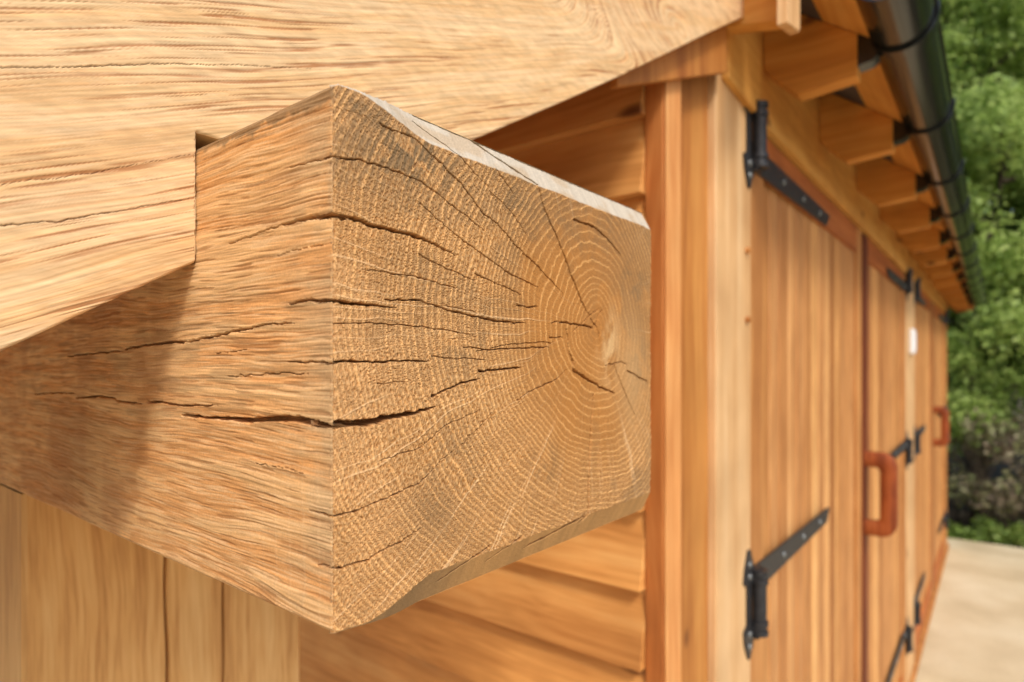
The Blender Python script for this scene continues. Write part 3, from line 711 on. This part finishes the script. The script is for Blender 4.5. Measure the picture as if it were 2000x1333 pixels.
def door(ua, ub2, hinge_side, handle_u, label, seed):
    e = .002; top, bot = .428, -1.556
    mb = MB()                                        # frame: stiles full height, rails between
    mid = Vector(P((ua + ub2) / 2, DV, bot)); d = empty('door', mid - WORLD[B.name]); d.parent = B; WORLD[d.name] = mid; d['label'] = label
    mb.box(ua + e, ua + .085, DV - .008, DV + .022, bot, top, .1); obj('stile', mb, M['dark'] if hinge_side < 0 else M['stile'], d, bevel=.003)
    mb = MB(); mb.box(ub2 - .085, ub2 - e, DV - .008, DV + .022, bot, top, .5); obj('stile', mb, M['stile'], d, bevel=.003)
    for ra, rb_, tn in ((.350, top, .2), (bot, bot + .11, .7)):
        mb = MB(); mb.box(ua + .0855, ub2 - .0855, DV - .007, DV + .021, ra, rb_, tn); obj('rail', mb, M['rail'], d, bevel=.002)
    mb = MB(); n = max(3, round((ub2 - ua - .17) / .068)); bw = (ub2 - ua - .17) / n; rnd = random.Random(seed)
    for k in range(n):
        a = ua + .085 + k * bw; b2 = a + bw; g = .0055; f = DV + .001; bk = DV + .015; l0, l1 = bot + .1105, .3495
        mb.prism([(a + .0004, f + g), (a + g, f), (b2 - g, f), (b2 - .0004, f + g), (b2 - .0004, bk), (a + .0004, bk)], l0, l1, 'h', tone=rnd.random() * 9)
    obj('door_boards', mb, M['door'], d)
    for (hc, fz) in ((.395, False), (-.411, True), (-1.30, True)):
        mi = MB(); ms = MB(); uh = ua - .004 if hinge_side > 0 else ub2 + .004
        # the top hinge hangs below its barrel's end, the lower ones stand above
        hinge_mesh(mi, ms, uh, hinge_side, hc + (.0 if fz else .0), not fz)
        hg = obj('hinge', mi, M['iron'], d, smooth=True)
        sm = ms; 
        hg.data.materials.append(M['screw'])
        # screws belong to the hinge mesh
        me = hg.data; bm = bmesh.new(); bm.from_mesh(me); base_v = [bm.verts.new(Vector(p) - WORLD[hg.name]) for p in ms.v]
        for f_s in ms.f:
            ff = bm.faces.new([base_v[i_] for i_ in f_s]); ff.material_index = 1; ff.smooth = True
        bmesh.ops.recalc_face_normals(bm, faces=bm.faces); bm.to_mesh(me); bm.free()
    if handle_u is not None:
        mb = MB(); handle_mesh(mb, handle_u, -.558, -.286); obj('handle', mb, M['handle'], d, smooth=True)
    return d
door(1.0965, 2.246, 1, None, 'nearest plank door, hung on the pale near post', 1)
door(2.284, 3.446, -1, 2.306, 'second plank door with a curved wooden pull', 2)
door(3.832, 5.045, 1, None, 'third plank door beyond the pale middle post', 3)
door(5.058, 6.258, -1, 5.085, 'farthest plank door with a curved wooden pull', 5)

# ---------------------------------------------------------------- rafters, roof, gutter
def rafter_poly(vt=.18):
    top = lambda v: .547 + .74 * (v - .18)
    return [(.3295, .532), (.318, .517), (.272, .470), (vt, .478), (vt, top(vt)), (.3295, top(.3295))]
mb = MB(); mb.prism(rafter_poly(), 1.150, 1.185, 'u'); r0 = obj('rafter', mb, M['rafter'], B, origin=P(1.167, .18, .478), bevel=.0015)
us = [1.613] + [2.105 + .478 * i for i in range(10)]
for uu in us: dup(r0, (0, uu - 1.167, 0))
mb = MB(); mb.prism([(.3295, .516), (.236, .494), (.236, .64), (.3295, .70)], .935, .965, 'u'); obj('rafter', mb, M['rafter'], B, bevel=.0015)
top = lambda v: .547 + .74 * (v - .18)
mb = MB(); mb.prism([(.158, top(.158) + .001), (.232, top(.232) + .001), (.232, top(.232) + .016), (.158, top(.158) + .016)], .98, 6.74, 'u')
tag(obj('eave_board', mb, M['header'], B), 'golden board under the roof edge')
mb = MB(); mb.prism([(.233, top(.233) + .002), (2.4, top(2.4) + .002), (2.4, top(2.4) + .014), (.233, top(.233) + .014)], .98, 6.74, 'u')
obj('roof_underlay', mb, M['underlay'], B)
mb = MB(); nco = 12
for i in range(nco):
    a = .150 + i * .19; b2 = a + .24; mb.prism([(a, top(a) + .024), (b2, top(b2) + .018), (b2, top(b2) + .026), (a, top(a) + .034)], .97, 6.76, 'u')
mb.prism([(2.4, top(2.4) + .02), (4.7, top(.3)), (4.7, top(.3) + .02), (2.4, top(2.4) + .04)], .97, 6.76, 'u')
obj('roof', mb, M['slate'], B)
mb = MB(); mb.prism([(.155, .482), (.155, top(.155) - .001), (1.2, top(1.2)), (1.2, top(1.2) - .13), (.27, .466)], 6.742, 6.77, 'u'); obj('end_bargeboard', mb, M['orange'], B)
mb = MB(); mb.box(.98, 6.74, .149, .1565, .556, .600); tag(obj('reflection_strip', mb, M['red'], B, bevel=.002), 'added reddish strip standing in for the timber reflection in the gutter')  # added strip: imitates the warm timber reflection along the gutter
# half round gutter
gc_v, gc_h, gr = .120, .553, .046
mb = MB(); n = 20; sec = []
for k in range(n + 1):
    a = math.pi * k / n; sec.append((gc_v + gr * math.cos(a), gc_h - gr * math.sin(a)))
inn = [(gc_v + (gr - .003) * math.cos(math.pi * k / n), gc_h - (gr - .003) * math.sin(math.pi * k / n)) for k in range(n, -1, -1)]
sec2 = sec + [(gc_v - gr - .004, gc_h + .003), (gc_v - gr - .001, gc_h + .006)] + inn
mb.prism(sec2, .99, 6.78, 'u')
gut = obj('gutter', mb, M['gutter'], B, smooth=True)
mb = MB(); t_ = .005; R1, R2 = gr + .0015, gr + .006
o_ = [(gc_v + R2 * math.cos(math.pi * k / 18), gc_h - R2 * math.sin(math.pi * k / 18)) for k in range(19)]
i_ = [(gc_v + R1 * math.cos(math.pi * k / 18), gc_h - R1 * math.sin(math.pi * k / 18)) for k in range(18, -1, -1)]
mb.prism(o_ + [(gc_v - R2 - .001, gc_h + .012), (gc_v - R1, gc_h + .012)] + i_, 1.156, 1.180, 'u')
mb.prism([(.1795, .494), (.1795, .560), (.168, .560), (.160, .535), (.155, .516), (.150, .505), (.160, .497)], 1.152, 1.184, 'u')
br = obj('gutter_bracket', mb, M['gutter'], gut, origin=P(1.167, .18, .5), smooth=True)
for uu in us: dup(br, (0, uu - 1.167, 0), gut)

# ---------------------------------------------------------------- small white box on the middle post
uw, hw0 = on_v(1779, 692, .33); hw1 = on_v(1779, 643, .33)[1]
sb = empty('sensor_box', P(uw, .334, hw0)); tag(sb, 'small white plastic box fixed to the pale middle door post', 'sensor box')
mb = MB(); mb.box(uw - .055, uw + .055, .3125, .3335, hw0, hw1); obj('cover', mb, M['white'], sb, bevel=.008)
mb = MB(); mb.box(uw - .03, uw + .03, .309, .3123, hw0 + .02, hw1 - .02); obj('front_panel', mb, M['white'], sb, bevel=.0012)

# ================================================================== ground
def slab_mat():
    m, n, b = newmat('pale_paving'); L = n.links; tc = N(n, 'ShaderNodeTexCoord')
    q = N(n, 'ShaderNodeTexNoise'); q.inputs['Scale'].default_value = 2.2; q.inputs['Detail'].default_value = 6; L.new(tc.outputs['Object'], q.inputs['Vector'])
    q2 = N(n, 'ShaderNodeTexNoise'); q2.inputs['Scale'].default_value = 140; q2.inputs['Detail'].default_value = 3; L.new(tc.outputs['Object'], q2.inputs['Vector'])
    r = ramp(n, [(.3, lin((186, 168, 134))), (.5, lin((206, 190, 156))), (.72, lin((218, 206, 176)))]); L.new(q.outputs['Fac'], r.inputs[0])
    r2 = ramp(n, [(.3, (.8, .8, .8)), (.7, (1.12, 1.12, 1.12))]); L.new(q2.outputs['Fac'], r2.inputs[0])
    mx = N(n, 'ShaderNodeMix', data_type='RGBA', blend_type='MULTIPLY'); mx.inputs[0].default_value = 1; L.new(r.outputs[0], mx.inputs['A']); L.new(r2.outputs[0], mx.inputs['B'])
    L.new(mx.outputs['Result'], b.inputs['Base Color']); b.inputs['Roughness'].default_value = .85
    bp = N(n, 'ShaderNodeBump'); bp.inputs['Strength'].default_value = .3; bp.inputs['Distance'].default_value = .003; L.new(q2.outputs['Fac'], bp.inputs['Height']); L.new(bp.outputs[0], b.inputs['Normal'])
    return m
M['slab'] = slab_mat()
M['soil'] = plain('dark_soil', (.09, .07, .045), .95, 0, .1, .5, 9, .8)
mb = MB(); mb.add([P(-60, -60, -EYE - .06), P(120, -60, -EYE - .06), P(120, 60, -EYE - .06), P(-60, 60, -EYE - .06)], [(0, 1, 2, 3)])
tag(obj('ground', mb, M['soil']), kind='structure')
mb = MB(); mb.box(-8, 6.95, -9, 6, -EYE - .055, -EYE)
tag(obj('paving', mb, M['slab'], bevel=.01), kind='structure')

# ================================================================== trees and plants
def leafmat(name, c1, c2, c3, rough=.5, trans=.35):
    m, n, b = newmat(name); L = n.links
    at = N(n, 'ShaderNodeAttribute', attribute_name='tone'); r = ramp(n, [(0, c1), (.5, c2), (1, c3)]); L.new(at.outputs['Fac'], r.inputs[0])
    L.new(r.outputs[0], b.inputs['Base Color']); b.inputs['Roughness'].default_value = rough; b.inputs['Specular IOR Level'].default_value = .3
    t = N(n, 'ShaderNodeBsdfTranslucent'); L.new(r.outputs[0], t.inputs['Color']); mx = N(n, 'ShaderNodeMixShader'); mx.inputs[0].default_value = trans
    out = [x for x in n.nodes if x.type == 'OUTPUT_MATERIAL'][0]
    L.new(b.outputs[0], mx.inputs[1]); L.new(t.outputs[0], mx.inputs[2]); L.new(mx.outputs[0], out.inputs[0]); return m
M['leaf'] = leafmat('green_leaves', (.12, .21, .04), (.36, .49, .12), (.56, .68, .22), trans=.45)
M['leaf2'] = leafmat('bright_leaves', (.09, .15, .03), (.22, .33, .07), (.40, .50, .13), trans=.45)
M['purple'] = leafmat('purple_leaves', (.17, .12, .10), (.28, .25, .15), (.26, .34, .11), trans=.35)
M['bark'] = plain('bark', (.09, .07, .05), .9, 0, .2, .5, 20, .8)
def leaves(rng, centres, radii, per, size, flat=1.0, toneb=None):
    """leaf-sized kites scattered in the shell of each clump, every one turned its own way"""
    V = []; T = []
    for (c, r_) in zip(centres, radii):
        n = int(per * r_ ** 2)
        d = rng.normal(size=(n, 3)); d /= np.linalg.norm(d, axis=1)[:, None]
        rad = r_ * (rng.random(n) ** .45)
        p = np.array(c) + d * rad[:, None] * np.array([1, 1, flat])
        a = rng.normal(size=(n, 3)); a[:, 2] = a[:, 2] * .6 - .3; a /= np.linalg.norm(a, axis=1)[:, None]
        b = np.cross(a, rng.normal(size=(n, 3))); b /= np.linalg.norm(b, axis=1)[:, None]
        s_ = size * (.6 + .8 * rng.random(n))[:, None]
        q = np.stack([p, p + a * s_ * .5 + b * s_ * .28, p + a * s_, p + a * s_ * .5 - b * s_ * .28], 1)
        V.append(q.reshape(-1, 3)); T.append(np.repeat(np.clip(rng.normal(.5 if toneb is None else toneb, .22, n) + (rng.random() - .5) * .25, 0, 1), 4))
    return np.concatenate(V), np.concatenate(T)
def leaf_obj(name, V, T, mat, parent):
    V = V - np.array(WORLD[parent.name]); n = len(V) // 4
    me = bpy.data.meshes.new(name); me.vertices.add(len(V)); me.vertices.foreach_set('co', V.astype(np.float32).ravel())
    me.loops.add(len(V)); me.loops.foreach_set('vertex_index', np.arange(len(V), dtype=np.int32)); me.polygons.add(n)
    me.polygons.foreach_set('loop_start', (np.arange(n) * 4).astype(np.int32))
    a = me.attributes.new('tone', 'FLOAT', 'POINT'); a.data.foreach_set('value', T.astype(np.float32))
    me.update(calc_edges=True); me.materials.append(mat)
    o = bpy.data.objects.new(name, me); S.collection.objects.link(o); o.parent = parent; WORLD[o.name] = WORLD[parent.name].copy(); return o
def tree(u, v, height, rad, seed, mat, label, name='leafy_tree', low=.12, per=2600, size=.075):
    rng = np.random.default_rng(seed); base = np.array(P(u, v, -EYE - .06))
    root = empty(name, base); tag(root, label, 'tree', 'trees behind the building')
    mb = MB(); tips = []
    pts = [base + np.array([math.sin(k * 1.3 + seed) * .06 * k, math.cos(k * 1.7 + seed) * .05 * k, height * .85 * k / 6]) for k in range(7)]
    mb.tube(pts, [.13 * (1 - k / 7.5) for k in range(7)], 9)
    for k in range(34):
        f = low + (1 - low) * (k + rng.random()) / 34 * .95; z = height * f
        t_ = min(z / (height * .85) * 6, 5.99); i_ = int(t_); o = pts[i_] + (pts[i_ + 1] - pts[i_]) * (t_ - i_)
        a = rng.random() * 6.28; rr = rad * (1 - .75 * max(0, f - .35)) * (.55 + .5 * rng.random())
        tip = o + np.array([math.cos(a) * rr, math.sin(a) * rr, rr * (.35 - .3 * rng.random())])
        mid = o + (tip - o) * .5 + np.array([0, 0, .08]); mb.tube([o, mid, tip], [.03, .018, .006], 5); tips += [tip, mid, o + (tip - o) * .8 + rng.normal(size=3) * .12]
    obj('trunk', mb, M['bark'], root, smooth=True)
    Vt, Tt = leaves(rng, tips, [(.26 + .22 * rng.random()) * rad / 1.3 for _ in tips], per, size, .75)
    leaf_obj('crown', Vt, Tt, mat, root); return root
tree(8.6, .15, 6.9, 1.25, 3, M['leaf'], 'tall light green leafy tree rising just past the end of the gutter')
tree(9.3, -1.35, 7.4, 1.5, 8, M['leaf'], 'broad leafy tree standing at the right edge of the picture')
tree(10.4, 1.3, 7.8, 1.6, 12, M['leaf2'], 'leafy tree mostly hidden behind the far end of the roof')
tree(11.2, -.5, 8.8, 1.7, 17, M['leaf'], 'taller tree filling the gap behind the two nearer crowns')
tree(9.9, .25, 8.2, 1.5, 36, M['leaf'], 'leafy tree close behind the tall light green one')
tree(8.9, -3.3, 6.4, 1.5, 21, M['leaf2'], 'leafy tree out past the right edge beside the paving')
tree(10.6, -5.6, 7.2, 1.8, 24, M['leaf'], 'tree farthest out from the building wall')
tree(12.4, -2.4, 8.6, 2.0, 29, M['leaf'], 'background tree in the deepest row')
tree(12.6, .9, 9.0, 2.0, 31, M['leaf'], 'background tree behind the roof end')
def bush(u, v, rad, hgt, seed, mat, label, name, per, size, cat='shrub', grp=None):
    rng = np.random.default_rng(seed); base = np.array(P(u, v, -EYE - .06)); root = empty(name, base); tag(root, label, cat, grp)
    mb = MB(); tips = []
    for k in range(16):
        a = rng.random() * 6.28; rr = rad * rng.random() ** .5; tip = base + np.array([math.cos(a) * rr, math.sin(a) * rr, hgt * (.10 + .85 * rng.random() * (1 - .4 * rr / rad))])
        mb.tube([base + np.array([math.cos(a), math.sin(a), 0]) * .04, (base + tip) / 2 + np.array([0, 0, .03]), tip], [.012, .008, .003], 5); tips.append(tip)
    obj('stem', mb, M['bark'], root, smooth=True)
    Vt, Tt = leaves(rng, tips, [rad * (.28 + .2 * rng.random()) for _ in tips], per, size, .8)
    leaf_obj('foliage', Vt, Tt, mat, root); return root
bush(7.75, .25, .62, 1.55, 41, M['purple'], 'dull purple shrub next to the wall end', 'purple_shrub', 3200, .07, grp='purple shrubs')
bush(7.9, -.65, .7, 1.45, 42, M['purple'], 'dull purple shrub at the right edge above the paving', 'purple_shrub', 3000, .07, grp='purple shrubs')
bush(7.8, -1.7, .7, 1.3, 43, M['purple'], 'dull purple shrub farther out past the right edge', 'purple_shrub', 3000, .06, grp='purple shrubs')
bush(7.15, .20, .20, .26, 51, M['leaf2'], 'small bright green plant tucked against the wall end', 'low_plant', 16000, .05, 'plant', 'low plants along the paving edge')
bush(7.15, -.10, .2, .2, 52, M['leaf2'], 'low green plant at the paving edge, second from the wall', 'low_plant', 16000, .045, 'plant', 'low plants along the paving edge')
bush(7.2, -.48, .24, .22, 53, M['leaf2'], 'low green plant at the paving edge by the right border', 'low_plant', 14000, .045, 'plant', 'low plants along the paving edge')
bush(7.2, -1.0, .22, .2, 54, M['leaf2'], 'low green plant beyond the right border', 'low_plant', 14000, .045, 'plant', 'low plants along the paving edge')
